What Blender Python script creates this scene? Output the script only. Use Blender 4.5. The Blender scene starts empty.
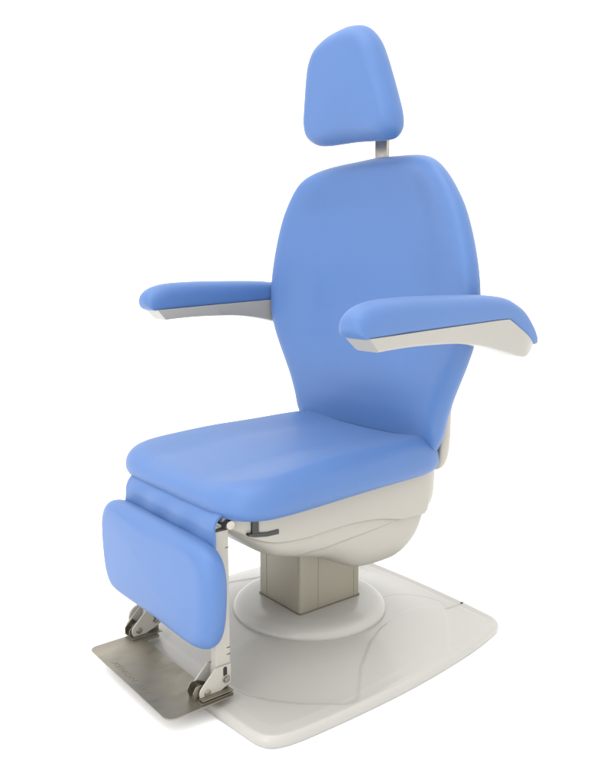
import bpy, bmesh, math, random
import numpy as np
from mathutils import Matrix, Vector

scene = bpy.context.scene
col = scene.collection
PI = math.pi

# ------------------------------------------------------------------ helpers
def srgb(r, g, b):
    def f(c):
        c /= 255.0
        return c / 12.92 if c <= 0.04045 else ((c + 0.055) / 1.055) ** 2.4
    return (f(r), f(g), f(b), 1)

def material(name, color, rough=0.5, metallic=0.0, spec=0.5, coat=0.0, coat_rough=0.1,
             bump=None, mottle=None, aniso=0.0, sheen=0.0, rough_var=None):
    m = bpy.data.materials.new(name); m.use_nodes = True
    nt = m.node_tree; b = nt.nodes['Principled BSDF']
    b.inputs['Base Color'].default_value = color
    b.inputs['Roughness'].default_value = rough
    b.inputs['Metallic'].default_value = metallic
    b.inputs['Specular IOR Level'].default_value = spec
    b.inputs['Coat Weight'].default_value = coat
    b.inputs['Coat Roughness'].default_value = coat_rough
    b.inputs['Anisotropic'].default_value = aniso
    b.inputs['Sheen Weight'].default_value = sheen
    tc = nt.nodes.new('ShaderNodeTexCoord')
    def mapped(scale):
        mp = nt.nodes.new('ShaderNodeMapping'); mp.inputs['Scale'].default_value = scale
        nt.links.new(tc.outputs['Object'], mp.inputs['Vector']); return mp.outputs['Vector']
    if mottle:                                  # (scale xyz, amount, darker-colour factor)
        sc, amt = mottle
        n = nt.nodes.new('ShaderNodeTexNoise'); n.inputs['Scale'].default_value = 1; n.inputs['Detail'].default_value = 5
        nt.links.new(mapped(sc), n.inputs['Vector'])
        mx = nt.nodes.new('ShaderNodeMix'); mx.data_type = 'RGBA'
        mx.inputs[6].default_value = color
        mx.inputs[7].default_value = tuple(c * (1 - amt) for c in color[:3]) + (1,)
        rp = nt.nodes.new('ShaderNodeMapRange'); rp.inputs[1].default_value = .3; rp.inputs[2].default_value = .7
        nt.links.new(n.outputs['Fac'], rp.inputs[0]); nt.links.new(rp.outputs[0], mx.inputs[0])
        nt.links.new(mx.outputs[2], b.inputs['Base Color'])
    if rough_var:
        sc, lo, hi = rough_var
        n = nt.nodes.new('ShaderNodeTexNoise'); n.inputs['Scale'].default_value = 1; n.inputs['Detail'].default_value = 6
        nt.links.new(mapped(sc), n.inputs['Vector'])
        rp = nt.nodes.new('ShaderNodeMapRange')
        rp.inputs[1].default_value = .3; rp.inputs[2].default_value = .7; rp.inputs[3].default_value = lo; rp.inputs[4].default_value = hi
        nt.links.new(n.outputs['Fac'], rp.inputs[0]); nt.links.new(rp.outputs[0], b.inputs['Roughness'])
    prev = None
    for (kind, sc, dist, strength) in (bump or []):
        if kind == 'voronoi':
            n = nt.nodes.new('ShaderNodeTexVoronoi'); n.inputs['Scale'].default_value = 1; out = n.outputs['Distance']
        else:
            n = nt.nodes.new('ShaderNodeTexNoise'); n.inputs['Scale'].default_value = 1; n.inputs['Detail'].default_value = 4; out = n.outputs['Fac']
        nt.links.new(mapped(sc), n.inputs['Vector'])
        bp = nt.nodes.new('ShaderNodeBump'); bp.inputs['Distance'].default_value = dist; bp.inputs['Strength'].default_value = strength
        nt.links.new(out, bp.inputs['Height'])
        if prev: nt.links.new(prev.outputs['Normal'], bp.inputs['Normal'])
        prev = bp
    if prev: nt.links.new(prev.outputs['Normal'], b.inputs['Normal'])
    return m

M = {}
M['vinyl'] = material('blue_vinyl', (.048, .116, .290, 1), rough=.52, spec=.48, sheen=.05,
                      bump=[('voronoi', (900, 900, 900), .0003, .35), ('noise', (11, 11, 11), .006, .16)],
                      mottle=((7, 7, 7), .04))
M['white'] = material('off_white_plastic', (.30, .284, .25, 1), rough=.34, spec=.45,
                      bump=[('noise', (500, 500, 500), .0002, .25)], mottle=((5, 5, 5), .03))
M['armwhite'] = material('arm_white_plastic', (.275, .264, .240, 1), rough=.3, spec=.45,
                      bump=[('noise', (500, 500, 500), .0002, .2)], mottle=((9, 9, 9), .03))
M['gloss'] = material('glossy_white_plastic', (.325, .314, .292, 1), rough=.38, spec=.38, coat=.22, coat_rough=.09,
                      bump=[('noise', (6, 6, 6), .004, .04)], mottle=((6, 6, 6), .03))
M['paint'] = material('white_painted_steel', (.33, .315, .28, 1), rough=.35, spec=.5,
                      bump=[('noise', (300, 300, 300), .0002, .25)], mottle=((20, 20, 20), .05))
M['column'] = material('champagne_column_metal', (.25, .23, .18, 1), rough=.42, metallic=.35, spec=.5,
                      bump=[('noise', (500, 500, 12), .0002, .35)], mottle=((8, 8, 3), .12))
M['steel'] = material('brushed_steel', (.255, .232, .188, 1), rough=.42, metallic=.9,
                      bump=[('noise', (60, 1400, 60), .0002, .35)], mottle=((14, 9, 9), .22), rough_var=((30, 12, 12), .34, .52))
M['brightsteel'] = material('polished_steel', (.42, .39, .34, 1), rough=.25, metallic=.95, mottle=((60, 60, 60), .3))
M['etch'] = material('etched_steel', (.17, .152, .118, 1), rough=.6, metallic=.6, mottle=((60, 60, 60), .2))
M['black'] = material('black_plastic', (.012, .012, .014, 1), rough=.35, mottle=((40, 40, 40), .2))
M['dark'] = material('dark_rubber', (.035, .032, .028, 1), rough=.7, mottle=((40, 40, 40), .2))
M['floor'] = material('white_studio_floor', (.96, .96, .96, 1), rough=.9, spec=.0, mottle=((.6, .6, .6), .01))

def finish(name, bm, mat, parent=None, smooth=True, bevel=0, angle=40):
    bmesh.ops.recalc_face_normals(bm, faces=bm.faces)
    me = bpy.data.meshes.new(name); bm.to_mesh(me); bm.free()
    me.materials.append(mat)
    o = bpy.data.objects.new(name, me); col.objects.link(o)
    if parent: o.parent = parent
    if smooth:
        for p in me.polygons: p.use_smooth = True
        me.set_sharp_from_angle(angle=math.radians(angle))
    if bevel:
        md = o.modifiers.new('bevel', 'BEVEL'); md.width = bevel; md.segments = 3; md.limit_method = 'ANGLE'
        md.angle_limit = math.radians(35); md.harden_normals = False
    return o

def catmull(P, n, closed=True):
    P = [np.array(p, float) for p in P]; m = len(P); out = []
    segs = m if closed else m - 1
    g = (lambda i: P[i % m]) if closed else (lambda i: P[min(max(i, 0), m - 1)])
    for i in range(segs):
        p0, p1, p2, p3 = g(i - 1), g(i), g(i + 1), g(i + 2)
        for k in range(24):
            t = k / 24
            out.append(.5 * ((2 * p1) + (-p0 + p2) * t + (2 * p0 - 5 * p1 + 4 * p2 - p3) * t * t + (-p0 + 3 * p1 - 3 * p2 + p3) * t ** 3))
    if not closed: out.append(P[-1])
    out = np.array(out)
    if closed: out = np.vstack([out, out[:1]])
    s = np.concatenate([[0], np.cumsum(np.linalg.norm(np.diff(out, axis=0), axis=1))])
    q = np.linspace(0, s[-1], n + 1 if closed else n)
    if closed: q = q[:-1]
    return np.stack([np.interp(q, s, out[:, k]) for k in range(out.shape[1])], 1)

def cushion(outline, c, Tf, Tb, rf, rb, mapf, front=None, N=200, rings=30, seg=9, back_rings=6, pf=1.0):
    """closed pillow: outline in (u, v), star shaped about c; w = thickness"""
    O = catmull(outline, N); c = np.array(c, float); V = O - c
    R = np.linalg.norm(V, axis=1)
    bm = bmesh.new(); loops = []
    def ring(kk, w):
        pts = c + V * kk[:, None]
        loops.append([bm.verts.new(mapf(p[0], p[1], w if np.isscalar(w) else w[i], k)) for i, (p, k) in enumerate(zip(pts, kk))])
    for j in range(back_rings, 0, -1):          # back, from centre out
        k0 = 1 - rb / R; ring(k0 * (1 - j / (back_rings + .0) * .98), -Tb)
    for j in range(seg):
        a = PI / 2 * (1 - j / seg); d = rb * (1 - math.cos(a)); ring(1 - d / R, -Tb * math.sin(a))
    for j in range(seg + 1):
        a = PI / 2 * j / seg; d = rf * (1 - math.cos(a) ** pf); ring(1 - d / R, Tf * math.sin(a))
    k0 = 1 - rf / R
    for j in range(1, rings):
        ring(k0 * (1 - j / rings), Tf)
    for a, b in zip(loops[:-1], loops[1:]):
        for i in range(N):
            bm.faces.new((a[i], a[(i + 1) % N], b[(i + 1) % N], b[i]))
    for lp, w in ((loops[0], -Tb), (loops[-1], Tf)):
        cv = bm.verts.new(mapf(c[0], c[1], w, 0))
        for i in range(N): bm.faces.new((lp[i], lp[(i + 1) % N], cv))
    return bm

def loft(sections, cap=True):
    bm = bmesh.new(); L = [[bm.verts.new(p) for p in s] for s in sections]; n = len(L[0])
    for a, b in zip(L[:-1], L[1:]):
        for i in range(n): bm.faces.new((a[i], a[(i + 1) % n], b[(i + 1) % n], b[i]))
    if cap:
        for l in (L[0], L[-1]):
            c = bm.verts.new(sum((v.co for v in l), Vector()) / n)
            for i in range(n): bm.faces.new((l[i], l[(i + 1) % n], c))
    return bm

def box(bm, x0, x1, y0, y1, z0, z1):
    r = bmesh.ops.create_cube(bm, size=1)
    for v in r['verts']:
        v.co = Vector(((x0 + x1) / 2 + v.co.x * (x1 - x0), (y0 + y1) / 2 + v.co.y * (y1 - y0), (z0 + z1) / 2 + v.co.z * (z1 - z0)))
    return r['verts']

def cyl(bm, p0, p1, r, seg=32, r2=None):
    p0, p1 = Vector(p0), Vector(p1); d = p1 - p0
    res = bmesh.ops.create_cone(bm, cap_ends=True, segments=seg, radius1=r, radius2=r if r2 is None else r2, depth=d.length)
    mt = Matrix.Translation((p0 + p1) / 2) @ d.to_track_quat('Z', 'Y').to_matrix().to_4x4()
    bmesh.ops.transform(bm, matrix=mt, verts=res['verts'])

def prism(bm, poly, axis, a, b):
    """extrude a polygon given in the two other axes"""
    def mk(p, t):
        if axis == 'x': return (t, p[0], p[1])
        if axis == 'y': return (p[0], t, p[1])
        return (p[0], p[1], t)
    A = [bm.verts.new(mk(p, a)) for p in poly]; B = [bm.verts.new(mk(p, b)) for p in poly]; n = len(poly)
    bm.faces.new(A); bm.faces.new(list(reversed(B)))
    for i in range(n): bm.faces.new((A[i], A[(i + 1) % n], B[(i + 1) % n], B[i]))

def rounded(poly, r, seg=6):
    out = []; n = len(poly); rr = r if isinstance(r, (list, tuple)) else [r] * n
    for i in range(n):
        p = Vector(poly[i]); a = Vector(poly[i - 1]); b = Vector(poly[(i + 1) % n]); q = rr[i]
        if q <= 0: out.append(tuple(p)); continue
        da = (a - p).normalized(); db = (b - p).normalized(); ang = da.angle(db)
        t = min(q / math.tan(ang / 2), .48 * (a - p).length, .48 * (b - p).length)
        s = p + da * t; e = p + db * t
        for k in range(seg + 1):
            u = k / seg; out.append(tuple((1 - u) ** 2 * s + 2 * u * (1 - u) * p + u * u * e))
    return out

def sstep(a, b, x):
    t = np.clip((x - a) / (b - a), 0, 1); return t * t * (3 - 2 * t)

def interp(tbl, x):
    return float(np.interp(x, [t[0] for t in tbl], [t[1] for t in tbl]))

# ------------------------------------------------------------------ setting
bm = bmesh.new()
vs = [bm.verts.new(p) for p in ((-60, -60, 0), (60, -60, 0), (60, 60, 0), (-60, 60, 0))]; bm.faces.new(vs)
fl = finish('floor', bm, M['floor'], smooth=False); fl['kind'] = 'structure'

# ------------------------------------------------------------------ the chair
chair = bpy.data.objects.new('examination_chair', None); col.objects.link(chair)
chair['label'] = 'blue vinyl examination chair with headrest, armrests and steel footplate on an off-white base'
chair['category'] = 'medical chair'

# ---- base: moulded cover with a gentle mound and panel creases
half = [(0, -.462), (.18, -.452), (.30, -.444), (.362, -.437), (.393, -.418), (.408, -.372), (.414, -.28), (.416, -.15), (.413, -.02),
        (.402, .12), (.385, .25), (.365, .345), (.352, .385), (.332, .405), (.30, .412), (.18, .422), (0, .428)]
out = half + [(-.18, .424), (-.30, .42), (-.345, .405), (-.368, .36), (-.378, .27), (-.386, .14), (-.387, .0), (-.376, -.11), (-.35, -.21), (-.31, -.30), (-.25, -.375), (-.16, -.432), (-.08, -.456)]
lip = [(-1, -.388), (0, -.392), (.12, -.390), (.169, -.384), (.229, -.371), (.28, -.341), (.332, -.296), (.387, -.226), (.43, -.165), (.5, -.06)]
leaf = [(.46, -.25), (.369, -.155), (.312, -.096), (.255, -.009), (.222, .06), (.204, .121), (.185, .185), (.174, .242), (.172, .29), (.180, .32),
        (.192, .332), (.205, .333), (.287, .255), (.363, .171), (.46, .09)]
arc = [(.094, .190), (.090, .235), (.092, .266), (.105, .315), (.128, .345), (.155, .356), (.185, .350), (.205, .333)]
seam = [(.205, .333), (.206, .418)]
def segdist(px, py, pts, closed):
    d = np.full(px.shape, 9.); n = len(pts)
    for i in range(n if closed else n - 1):
        ax, ay = pts[i]; bx, by = pts[(i + 1) % n]; ux, uy = bx - ax, by - ay
        t = np.clip(((px - ax) * ux + (py - ay) * uy) / (ux * ux + uy * uy), 0, 1)
        d = np.minimum(d, np.hypot(px - ax - t * ux, py - ay - t * uy))
    return d
def inside(px, py, pts):
    r = np.zeros(px.shape, bool); n = len(pts)
    for i in range(n):
        ax, ay = pts[i]; bx, by = pts[(i + 1) % n]
        c = ((ay > py) != (by > py)) & (px < (bx - ax) * (py - ay) / (by - ay + 1e-12) + ax); r ^= c
    return r
N = 720
O = catmull(out, N); R = np.linalg.norm(O, axis=1)
r_edge = .014; zt = .028
ks, zs = [], []
ks.append(1 - .004 / R); zs.append(np.full(N, .0012))
ks.append(1 - .001 / R); zs.append(np.full(N, .005))
for j in range(8):
    a = PI / 2 * j / 7; ks.append(1 - r_edge * (1 - math.cos(a)) / R); zs.append(np.full(N, .012 + (zt - .012) * math.sin(a)))
NR = 150
k0 = 1 - r_edge / R
for j in range(1, NR): ks.append(k0 * (1 - j / NR) ** .9); zs.append(None)
top_lip = np.array(lip)
lipx = np.array([p[0] for p in lip]); lipy = np.array([p[1] for p in lip])
bm = bmesh.new(); loops = []
for k, z in zip(ks, zs):
    X = O[:, 0] * k; Y = O[:, 1] * k
    if z is None:
        edge = (1 - k) * R - r_edge
        ax = np.abs(X)
        d = Y - np.interp(ax, lipx, lipy)
        h = zt + .003 * np.clip(edge / .03, 0, 1)
        h = h - .0045 * sstep(-.006, .014, d) * np.clip(edge / .02, 0, 1)
        rr = np.hypot(X, Y)
        h = h + .036 * sstep(.43, .19, rr)
        sd = segdist(ax, Y, leaf, True) * np.where(inside(ax, Y, leaf), 1, -1)
        h = h + .0032 * sstep(-.004, .007, sd) * np.clip(edge / .02, 0, 1)
        h = h - .0014 * np.exp(-(segdist(ax, Y, arc, False) / .004) ** 2)
        h = h - .0026 * np.exp(-(segdist(ax, Y, seam, False) / .0022) ** 2)
        z = h
    loops.append([bm.verts.new((X[i], Y[i], z[i])) for i in range(N)])
for a, b in zip(loops[:-1], loops[1:]):
    for i in range(N): bm.faces.new((a[i], a[(i + 1) % N], b[(i + 1) % N], b[i]))
cv = bm.verts.new((0, 0, .05))
for i in range(N): bm.faces.new((loops[-1][i], loops[-1][(i + 1) % N], cv))
bm.faces.new(list(reversed(loops[0])))
base = finish('base_plate', bm, M['gloss'], chair, angle=50)
# little notch clip at the rear seam
bm = bmesh.new(); box(bm, .2045, .2075, .401, .4095, .0262, .0292)
finish('seam_clip', bm, M['dark'], base, smooth=False)

# ---- turntable collar
prof = [(.2105, .058), (.2125, .064), (.2105, .0715), (.205, .079), (.196, .0855), (.184, .090), (.168, .093), (.150, .0948), (.10, .0955), (.05, .0955)]
pr = catmull(prof, 40, closed=False)
secs = [[(r * math.cos(2 * PI * i / 160), r * math.sin(2 * PI * i / 160), z) for i in range(160)] for r, z in pr]
finish('base_collar', loft(secs), M['gloss'], chair, angle=60)

# ---- lifting column: folded sheet cover, with recessed inner stage and seams
bm = bmesh.new()
prism(bm, rounded([(-.092, -.106), (.092, -.106), (.092, .106), (-.092, .106)], .012, 7), 'z', .0945, .40)
cl = finish('lift_column', bm, M['column'], chair, angle=30)
bm = bmesh.new()
bm.free()
for (x0, x1, y0, y1) in ((-.055, -.0543, -.1064, -.1055), (.0915, .0924, -.045, -.0443), (.0915, .0924, .082, .0827)):
    bm = bmesh.new(); box(bm, x0, x1, y0, y1, .0985, .38)
    finish('column_seam', bm, M['etch'], cl, smooth=False)
bm = bmesh.new()
pol = rounded([(-.0935, -.1075), (.0935, -.1075), (.0935, .1075), (-.0935, .1075)], .009, 5)
prism(bm, pol, 'z', .0945, .0985)
finish('column_gasket', bm, M['etch'], cl, angle=30)

# ---- seat shell (hull under the seat)
zb = [(-.415, .437), (-.395, .413), (-.36, .388), (-.30, .350), (-.262, .328), (-.20, .308), (-.14, .292), (-.08, .276), (-.016, .250), (.02, .238),
      (.06, .233), (.096, .236), (.125, .245), (.158, .260), (.185, .285), (.2, .312), (.208, .333), (.210, .336), (.216, .343), (.226, .348), (.234, .36), (.238, .385)]
line1 = [(-.5, .46), (-.40, .425), (-.34, .392), (-.28, .372), (-.20, .365), (-.12, .368), (-.053, .369), (.0, .366), (.046, .361), (.10, .349), (.139, .342), (.25, .338)]
line2 = [(-.5, .20), (-.32, .27), (-.21, .312), (-.12, .319), (-.053, .326), (.047, .334), (.139, .343), (.25, .350)]
ys = np.concatenate([np.linspace(-.415, -.26, 40), np.linspace(-.257, .196, 110), np.linspace(.198, .2535, 40)])
secs = []
zb = [(y + .020 * float(sstep(.0, .12, y)) - .004 * float(sstep(.2, .22, y)), z - .010 * float(sstep(-.38, -.25, y)) - .014 * float(sstep(-.12, .03, y)) * float(sstep(.345, .30, z)) - .012 * float(sstep(.07, .15, y)) * float(sstep(.335, .28, z))) for y, z in zb]
zbp = catmull(zb, 400, closed=False); L1 = catmull(line1, 300, closed=False); L2 = catmull(line2, 300, closed=False)
for y in ys:
    b = float(np.interp(y, zbp[:, 0], zbp[:, 1])); H = .462 - b
    W = .216
    W *= 1 - .10 * max(0, (-.30 - y) / .115) ** 2 - .05 * max(0, (y - .20) / .054) ** 2.5
    s = []
    n = 7.0; K = 220
    half_pts = []
    for j in range(K + 1):
        f = PI / 2 * j / K
        x = W * math.cos(f) ** (2 / n); z = .462 - H * math.sin(f) ** (2 / n)
        half_pts.append((x, z))
    hp = catmull(half_pts, K + 1, closed=False); b0 = b
    # the lower body tucks inward
    q = []
    for x, z in hp:
        l1 = float(np.interp(y, L1[:, 0], L1[:, 1])); l2 = float(np.interp(y, L2[:, 0], L2[:, 1]))
        tuck = .006 * sstep(.36, .24, z) * x / W
        add = .011 * sstep(-.004, .003, z - l1) * x / W + .0045 * sstep(-.003, .003, z - l2) * x / W
        q.append((x - tuck + add, z))
    s = [(x, y, z) for x, z in q] + [(-x, y, z) for x, z in reversed(q[:-1])]
    secs.append(s)
shell = finish('seat_shell', loft(secs), M['white'], chair, angle=50)

# release lever on the near side
bm = bmesh.new()
box(bm, .224, .233, -.352, -.334, .405, .452)
lv = finish('release_lever', bm, M['black'], chair, smooth=False, bevel=.001)
bm = bmesh.new()
prism(bm, rounded([(-.362, .4135), (-.345, .4105), (-.31, .4065), (-.279, .4065), (-.279, .3955), (-.312, .3965), (-.345, .402), (-.362, .4075)], .001, 2), 'x', .222, .234)
finish('lever_blade', bm, M['black'], lv, bevel=.0008, angle=30)
bm = bmesh.new(); box(bm, .219, .2295, -.334, -.310, .4075, .448)
finish('lever_slot', bm, M['black'], lv, smooth=False)

# ---- seat cushion
half = [(0, -.437), (.14, -.436), (.215, -.430), (.265, -.410), (.293, -.372), (.303, -.32), (.303, -.22), (.298, -.10), (.292, .02), (.286, .13), (.276, .195),
        (.252, .232), (.20, .244), (.10, .240), (0, .236)]
out = half + [(-x, y) for x, y in reversed(half[1:-1])]
def seatmap(u, v, w, k):
    t = np.clip((v + .43) / .66, 0, 1)
    z0 = .482 + .012 * sstep(0, 1, t)
    dish = 0
    if w > 0:
        r = abs(u) / .30
        f = (w / .052)
        dish = f * (.014 * sstep(.35, .88, r) - .012 * (1 - sstep(.0, .5, t)) * 1.0 + .006 * math.exp(-((t - .42) / .2) ** 2) * (1 - r * r))
    return (u, v, z0 + w + dish)
finish('seat_cushion', cushion(out, (0, -.1), .052, .030, .060, .030, seatmap, rings=40, N=240), M['vinyl'], chair, angle=80)
# seat pan between shell and cushion
bm = bmesh.new()
prism(bm, rounded([(-.235, -.385), (.235, -.385), (.225, .19), (-.225, .19)], .05, 8), 'z', .448, .460)
finish('seat_pan', bm, M['white'], chair, angle=30)

# ---- backrest cushion
hw = [(.55, .282), (.60, .296), (.65, .315), (.70, .339), (.75, .364), (.80, .385), (.85, .398), (.90, .401), (.95, .398), (1.0, .389), (1.05, .376),
      (1.10, .359), (1.15, .336), (1.20, .302), (1.235, .269), (1.256, .235), (1.270, .193), (1.2785, .140), (1.2835, .07)]
half = [(0, .487), (.12, .488), (.21, .495), (.255, .510)] + [(h, z) for z, h in hw]
out = [half[0]] + half[1:] + [(0, 1.2865)] + [(-x, z) for x, z in reversed(half[1:])]
HW = catmull([(.48, .262)] + [(z, h) for z, h in hw if z < 1.16] + [(1.20, .303), (1.24, .272), (1.29, .245)], 300, closed=False)
def backmap(u, v, w, k):
    h = float(np.interp(v, HW[:, 0], HW[:, 1])); r = min(1.05, abs(u) / h); t = (v - .5) / .78
    y = .243 + .012 * t - .010 * sstep(.1, .5, t) - (.048 + .010 * sstep(.1, .5, t)) * r ** 2.6
    f = max(0, w / .040)
    if f > 0:
        y += .017 * f * sstep(.82, .52, r) * sstep(.2, .5, t) * sstep(1.0, .82, t)           # recessed middle between side bolsters
        y -= .016 * f * math.exp(-((t - .27) / .14) ** 2) * (1 - r * r)                       # lumbar swell
        y += .012 * f * sstep(.16, .0, t)
    return (u, y - w, v)
finish('backrest_cushion', cushion(out, (0, .92), .040, .030, .050, .030, backmap, rings=46, N=280), M['vinyl'], chair, angle=80)

# ---- back shell, white, behind
half = [(0, .447), (.15, .448), (.228, .456), (.256, .485), (.264, .54), (.265, .60), (.270, .66), (.285, .72), (.305, .78), (.318, .85), (.322, .92),
        (.315, 1.0), (.298, 1.06), (.265, 1.12), (.20, 1.17), (.12, 1.19), (0, 1.195)]
out = half + [(-x, z) for x, z in reversed(half[1:-1])]
def shellmap(u, v, w, k):
    r = abs(u) / .37; t = (v - .5) / .78
    return (u, .264 + .012 * t - .044 * r ** 2.4 + .006 - w, v)
finish('back_shell', cushion(out, (0, .85), .018, .030, .016, .045, shellmap, rings=10, back_rings=16, N=160), M['white'], chair, angle=60)
bm = bmesh.new()
prism(bm, rounded([(.16, .30), (.235, .33), (.275, .42), (.30, .60), (.295, .72), (.255, .72), (.255, .47), (.16, .44)], .02, 5), 'x', -.09, .09)
finish('back_hinge_arm', bm, M['white'], chair, bevel=.004, angle=35)

# ---- headrest
bm = bmesh.new(); box(bm, -.0225, .0225, .247, .259, 1.20, 1.43)
finish('headrest_post', bm, M['brightsteel'], chair, smooth=False, bevel=.0015)
bm = bmesh.new()
prism(bm, rounded([(.2585, 1.385), (.2585, 1.435), (.165, 1.435), (.165, 1.40), (.235, 1.385)], .006, 4), 'x', -.03, .03)
finish('headrest_bracket', bm, M['white'], chair, bevel=.002, angle=35)
half = [(0, 1.318), (.06, 1.3165), (.115, 1.315), (.145, 1.319), (.168, 1.338), (.172, 1.370), (.164, 1.41), (.152, 1.455), (.138, 1.50), (.120, 1.54), (.090, 1.571), (.045, 1.586), (0, 1.589)]
out = half + [(-x, z) for x, z in reversed(half[1:-1])]
def headmap(u, v, w, k):
    t = (v - 1.31) / .28; r = abs(u) / .17
    y = .158 - .052 * t - .010 * r * r
    v += u * (-.05 + .15 * t)
    if w > 0: y -= .010 * (w / .04) * (1 - k * k)
    return (u, y - w, v)
finish('headrest_cushion', cushion(out, (0, 1.44), .040, .040, .038, .036, headmap, rings=24, N=180), M['vinyl'], chair, angle=80)

# ---- armrests
TB = [((-.236, .852), (-.246, .8545)), ((-.234, .851), (-.2585, .866)), ((-.222, .851), (-.2625, .884)), ((-.200, .852), (-.254, .902)), ((-.17, .8535), (-.228, .918)),
      ((-.13, .856), (-.18, .928)), ((-.07, .8585), (-.10, .932)), ((.0, .862), (-.02, .9325)), ((.08, .8655), (.07, .932)), ((.15, .869), (.15, .930)),
      ((.200, .871), (.210, .924)), ((.218, .868), (.243, .914)), ((.25, .849), (.285, .893)), ((.283, .830), (.318, .860)), ((.308, .816), (.340, .831)), ((.322, .809), (.346, .815)), ((.334, .806), (.343, .808))]
def arm(sx, dz):
    xc = .436; w0 = .040
    arr = catmull([(a[0], a[1], b[0], b[1]) for a, b in TB], 90, closed=False)
    secs = []; nS = len(arr)
    for i, (by, bz, ty, tz) in enumerate(arr):
        e = i / (nS - 1)
        wf = 1.0
        if e < .16: wf = math.sqrt(max(0.0, 1 - (1 - e / .16) ** 2)) * .22 + .78
        if e > .86: wf = math.sqrt(max(0.0, 1 - ((e - .86) / .14) ** 2)) * .45 + .55
        s = []
        for j in range(40):
            a = 2 * PI * j / 40; cx, cz = math.cos(a), math.sin(a)
            n = 2.6 if cz > 0 else 5
            x = math.copysign(abs(cx) ** (2 / n), cx); h = math.copysign(abs(cz) ** (2 / n), cz)
            t = .36 + (.64 if h > 0 else .36) * h
            s.append((sx * (xc + w0 * wf * x), by + (ty - by) * t, bz + (tz - bz) * t + dz))
        secs.append(s)
    pad = loft(secs)
    # plastic carrier
    top = [(-.233, .8535), (-.17, .8565), (-.07, .8615), (.08, .8685), (.197, .8735), (.217, .8705), (.253, .851), (.286, .832), (.320, .8115)]
    bot = [(-.203, .8235), (-.16, .8265), (-.08, .829), (.04, .8265), (.12, .8165), (.175, .805), (.22, .794), (.285, .7785), (.314, .790)]
    T = catmull(top, 60, closed=False); B = catmull(bot, 60, closed=False)
    secs = []
    for i in range(60):
        e = i / 59
        ty, tz = T[i]; by, bz = B[i]
        wt = .0385; wb = .034
        if e > .9: wt *= 1 - .25 * ((e - .9) / .1) ** 2; wb *= 1 - .25 * ((e - .9) / .1) ** 2
        q = [(wt, 1.0), (wt, .9), (wb * 1.02, .15), (wb * .93, 0.03), (wb * .8, 0)]
        q = q + [(-a, b) for a, b in reversed(q)]
        secs.append([(sx * (xc + a), by + (ty - by) * b, bz + (tz - bz) * b + dz) for a, b in q])
    carrier = finish('armrest', loft(secs), M['armwhite'], chair, bevel=.0012, angle=28)
    finish('arm_pad', pad, M['vinyl'], carrier, angle=75)
    # pivot joining the arm to the back shell
    bm = bmesh.new()
    cyl(bm, (sx * .33, .262, .825 + dz), (sx * .412, .262, .825 + dz), .024)
    finish('arm_pivot', bm, M['white'], carrier, bevel=.002, angle=35)
arm(1, 0.0); arm(-1, .017)

# ---- leg rest: hinge rod, connecting flap, cushion, rails
bm = bmesh.new(); cyl(bm, (-.228, -.405, .441), (.228, -.405, .441), .0105)
finish('hinge_rod', bm, M['brightsteel'], chair, bevel=.001, angle=35)
# flap: curved sheet from beneath the seat front down behind the panel
path = [(-.385, .470), (-.402, .473), (-.422, .470), (-.438, .457), (-.446, .438), (-.446, .42), (-.447, .40), (-.450, .385), (-.454, .36)]
pp = catmull(path, 36, closed=False)
bm = bmesh.new(); nx = 40; th = .006
def flap_pt(i, j, off):
    y, z = pp[i]; t = pp[min(i + 1, 35)] - pp[max(i - 1, 0)]; t = t / np.linalg.norm(t)
    x = -.198 + .420 * j / nx
    y += .0022 * math.sin(j * .55 + i * .15) * math.sin(PI * i / 35)
    return (x, y + off * t[1], z - off * t[0])
F = [[bm.verts.new(flap_pt(i, j, 0)) for j in range(nx + 1)] for i in range(36)]
G = [[bm.verts.new(flap_pt(i, j, -th)) for j in range(nx + 1)] for i in range(36)]
for i in range(35):
    for j in range(nx):
        bm.faces.new((F[i][j], F[i][j + 1], F[i + 1][j + 1], F[i + 1][j])); bm.faces.new((G[i][j], G[i + 1][j], G[i + 1][j + 1], G[i][j + 1]))
    for j in (0, nx): bm.faces.new((F[i][j], F[i + 1][j], G[i + 1][j], G[i][j]))
for i in (0, 35):
    for j in range(nx): bm.faces.new((F[i][j], F[i][j + 1], G[i][j + 1], G[i][j]))
finish('leg_rest_flap', bm, M['vinyl'], chair, angle=50)
half = [(0, .410), (.14, .409), (.215, .404), (.252, .386), (.270, .352), (.273, .31), (.269, .26), (.259, .215), (.238, .183), (.205, .170), (.12, .166), (0, .165)]
out = half + [(-x, z) for x, z in reversed(half[1:-1])]
def legmap(u, v, w, k):
    y = -.465
    if w > 0: y -= .010 * (w / .028) * (1 - k * k) - .012 * 0
    return (u + .004, y - w, v)
finish('leg_rest_cushion', cushion(out, (0, .29), .030, .026, .040, .022, legmap, rings=22, N=180), M['vinyl'], chair, angle=80)

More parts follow.
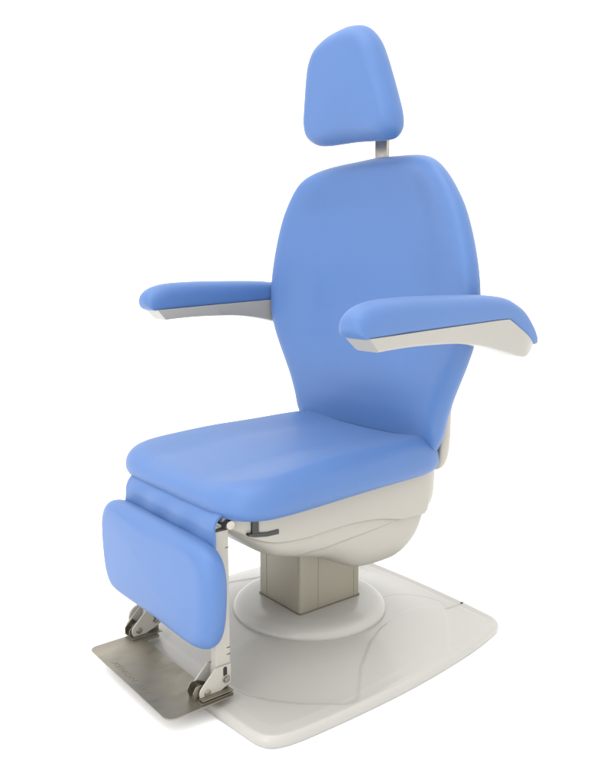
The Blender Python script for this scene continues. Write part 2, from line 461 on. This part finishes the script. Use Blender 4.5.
for sx in (1, -1):
    bm = bmesh.new()
    x0, x1, dy = (.186, .208, 0) if sx > 0 else (-.177, -.155, .018)
    box(bm, x0, x1, -.436 + dy, -.399 + dy, .064, .425)
    rail = finish('leg_rail', bm, M['paint'], chair, smooth=False, bevel=.0012)
    for z in (.134, .150, .385):
        bm = bmesh.new(); box(bm, x1 - .001, x1 + .0006, -.408 + dy, -.399 + dy, z - .0008, z + .0008)
        finish('height_mark', bm, M['black'], rail, smooth=False)
    bm = bmesh.new(); prism(bm, rounded([(-.421 + dy, .086), (-.411 + dy, .086), (-.411 + dy, .109), (-.421 + dy, .109)], .005, 4), 'x', x1 + .001, x1 + .0049)
    finish('slot', bm, M['black'], rail, angle=30)
    bm = bmesh.new(); cyl(bm, (x1 + .0045, -.414 + dy, .080), (x1 + .0065, -.414 + dy, .080), .0095); cyl(bm, (x1 + .0065, -.414 + dy, .080), (x1 + .0125, -.414 + dy, .080), .0066, seg=6)
    finish('bolt', bm, M['brightsteel'], rail, bevel=.0006, angle=30)
    cheek = rounded([(-.4 + dy, .112), (-.440 + dy, .112)], 0) + [(-.463 + dy + .0195 * math.cos(math.radians(t)), .063 + .0195 * math.sin(math.radians(t))) for t in range(145, 296, 10)] + [(-.4 + dy, .066)]
    bm = bmesh.new()
    for xa in (x0 - .0125, x1 + .0005): prism(bm, cheek, 'x', xa, xa + .004)
    box(bm, x0 - .0085, x1 + .0005, -.434 + dy, -.400 + dy, .068, .110)
    br = finish('pivot_bracket', bm, M['paint'], chair, bevel=.0008, angle=30)
    bm = bmesh.new()
    cyl(bm, (x0 - .0145, -.463 + dy, .063), (x1 + .0075, -.463 + dy, .063), .0055)
    cyl(bm, (x1 + .0045, -.463 + dy, .063), (x1 + .006, -.463 + dy, .063), .0085)
    finish('pivot_bolt', bm, M['brightsteel'], br, bevel=.0006, angle=30)
    if sx < 0:
        bm = bmesh.new(); cyl(bm, (x0 - .021, -.440 + dy, .082), (x0 - .0135, -.440 + dy, .082), .031, seg=48)
        finish('friction_disc', bm, M['paint'], br, bevel=.0012, angle=30)

# foot plate
bm = bmesh.new()
XL, XR = -.170, .236
pl = rounded([(XL, -.575), (XR, -.575), (XR, -.405), (XR - .055, -.405), (XR - .055, -.440), (XL + .052, -.440), (XL + .052, -.400), (XL, -.400)],
             [.024, .024, .012, .012, .006, .006, .012, .012], 7)
prism(bm, pl, 'z', .0455, .0485)
plate = finish('foot_plate', bm, M['steel'], chair, bevel=.0006, angle=30)
for sx in (1, -1):       # folded steel channel the pivot clamps to
    x0, x1, dy = (.186, .208, 0) if sx > 0 else (-.177, -.155, .018)
    bm = bmesh.new()
    ch = rounded([(-.490 + dy, .0487), (-.403 + dy, .0487), (-.403 + dy, .060), (-.435 + dy, .0625), (-.468 + dy, .080), (-.487 + dy, .082), (-.496 + dy, .066)], [0, 0, .004, .01, .008, .008, .008], 4)
    if sx < 0: ch = rounded([(-.487 + dy, .0487), (-.403 + dy, .0487), (-.403 + dy, .062), (-.45 + dy, .068), (-.466 + dy, .086), (-.487 + dy, .066)], [0, 0, .004, .01, .006, .006], 4)
    prism(bm, ch, 'x', x1 - .0045, x1 - .0025); prism(bm, ch, 'x', x0 - .0075, x0 - .0055)
    box(bm, x0 - .0055, x1 - .0045, -.488 + dy, -.404 + dy, .0489, .0508)
    box(bm, x1 - .0025, x1 + .020, -.488 + dy, -.404 + dy, .0488, .0508)
    if sx > 0: box(bm, x1 + .002, x1 + .020, -.484, -.404, .0545, .0562); box(bm, x1 + .002, x1 + .004, -.484, -.404, .0508, .0545)
    finish('hinge_channel', bm, M['steel'], plate, bevel=.0004, angle=30)

# engraved lettering
cu = bpy.data.curves.new('lettering', 'FONT'); cu.body = 'XENON AVD'; cu.size = .02; cu.extrude = .0002; cu.offset = .00005; cu.shear = .25; cu.space_character = 1.12
to = bpy.data.objects.new('tmp', cu); col.objects.link(to)
dg = bpy.context.evaluated_depsgraph_get(); me = bpy.data.meshes.new_from_object(to.evaluated_get(dg)); bpy.data.objects.remove(to)
xs = [v.co.x for v in me.vertices]; y_ = [v.co.y for v in me.vertices]
mnx, mxx, mny, mxy = min(xs), max(xs), min(y_), max(y_)
for v in me.vertices:
    v.co.x = -.070 + (v.co.x - mnx) / (mxx - mnx) * .192; v.co.y = -.562 + (v.co.y - mny) / (mxy - mny) * .0135; v.co.z += .0486
me.name = 'engraved_lettering'; me.materials.clear(); me.materials.append(M['etch'])
lt = bpy.data.objects.new('engraved_lettering', me); col.objects.link(lt); lt.parent = plate

# ------------------------------------------------------------------ light
w = bpy.data.worlds.new('World'); scene.world = w; w.use_nodes = True
nt = w.node_tree; bg = nt.nodes['Background']; bg.inputs[0].default_value = (1, .995, .985, 1)
tc = nt.nodes.new('ShaderNodeTexCoord'); sx = nt.nodes.new('ShaderNodeSeparateXYZ'); mr = nt.nodes.new('ShaderNodeMapRange')
nt.links.new(tc.outputs['Generated'], sx.inputs[0]); nt.links.new(sx.outputs['Z'], mr.inputs[0])   # studio dome, brighter overhead
mr.inputs[1].default_value = 0; mr.inputs[2].default_value = 1; mr.inputs[3].default_value = 1.5; mr.inputs[4].default_value = 2.4
nt.links.new(mr.outputs[0], bg.inputs[1])
def area(name, loc, target, size, power, color=(1, 1, 1)):
    l = bpy.data.lights.new(name, 'AREA'); l.shape = 'RECTANGLE'; l.size, l.size_y = size; l.energy = power; l.color = color
    o = bpy.data.objects.new(name, l); col.objects.link(o); o.location = loc
    o.rotation_euler = (Vector(target) - Vector(loc)).to_track_quat('-Z', 'Y').to_euler(); return o
area('overhead_softbox', (.3, -1.2, 3.4), (0, 0, .5), (2.6, 2.2), 48, (1, .98, .95))
area('key_softbox', (1.2, -3.6, 1.5), (0, 0, .35), (2.4, 1.6), 46, (.98, .99, 1))

# ------------------------------------------------------------------ camera
f = 780.0; pitch = math.atan(127.5 / f); a = math.atan((1300. - 297.) / math.hypot(f, 127.5))
fw = Vector((-math.sin(a) * math.cos(pitch), math.cos(a) * math.cos(pitch), -math.sin(pitch)))
rt = Vector((math.cos(a), math.sin(a), 0)); up = rt.cross(fw)
cd = bpy.data.cameras.new('camera'); cam = bpy.data.objects.new('camera', cd); col.objects.link(cam)
cd.sensor_fit = 'HORIZONTAL'; cd.sensor_width = 36; cd.lens = f / 594 * 36; cd.clip_end = 500; cd.clip_start = .05
cam.matrix_world = Matrix(((rt.x, up.x, -fw.x, 1.590), (rt.y, up.y, -fw.y, -1.296), (rt.z, up.z, -fw.z, 1.0), (0, 0, 0, 1)))
scene.camera = cam
scene.view_settings.view_transform = 'Standard'; scene.view_settings.look = 'None'; scene.view_settings.exposure = 0; scene.view_settings.gamma = 1
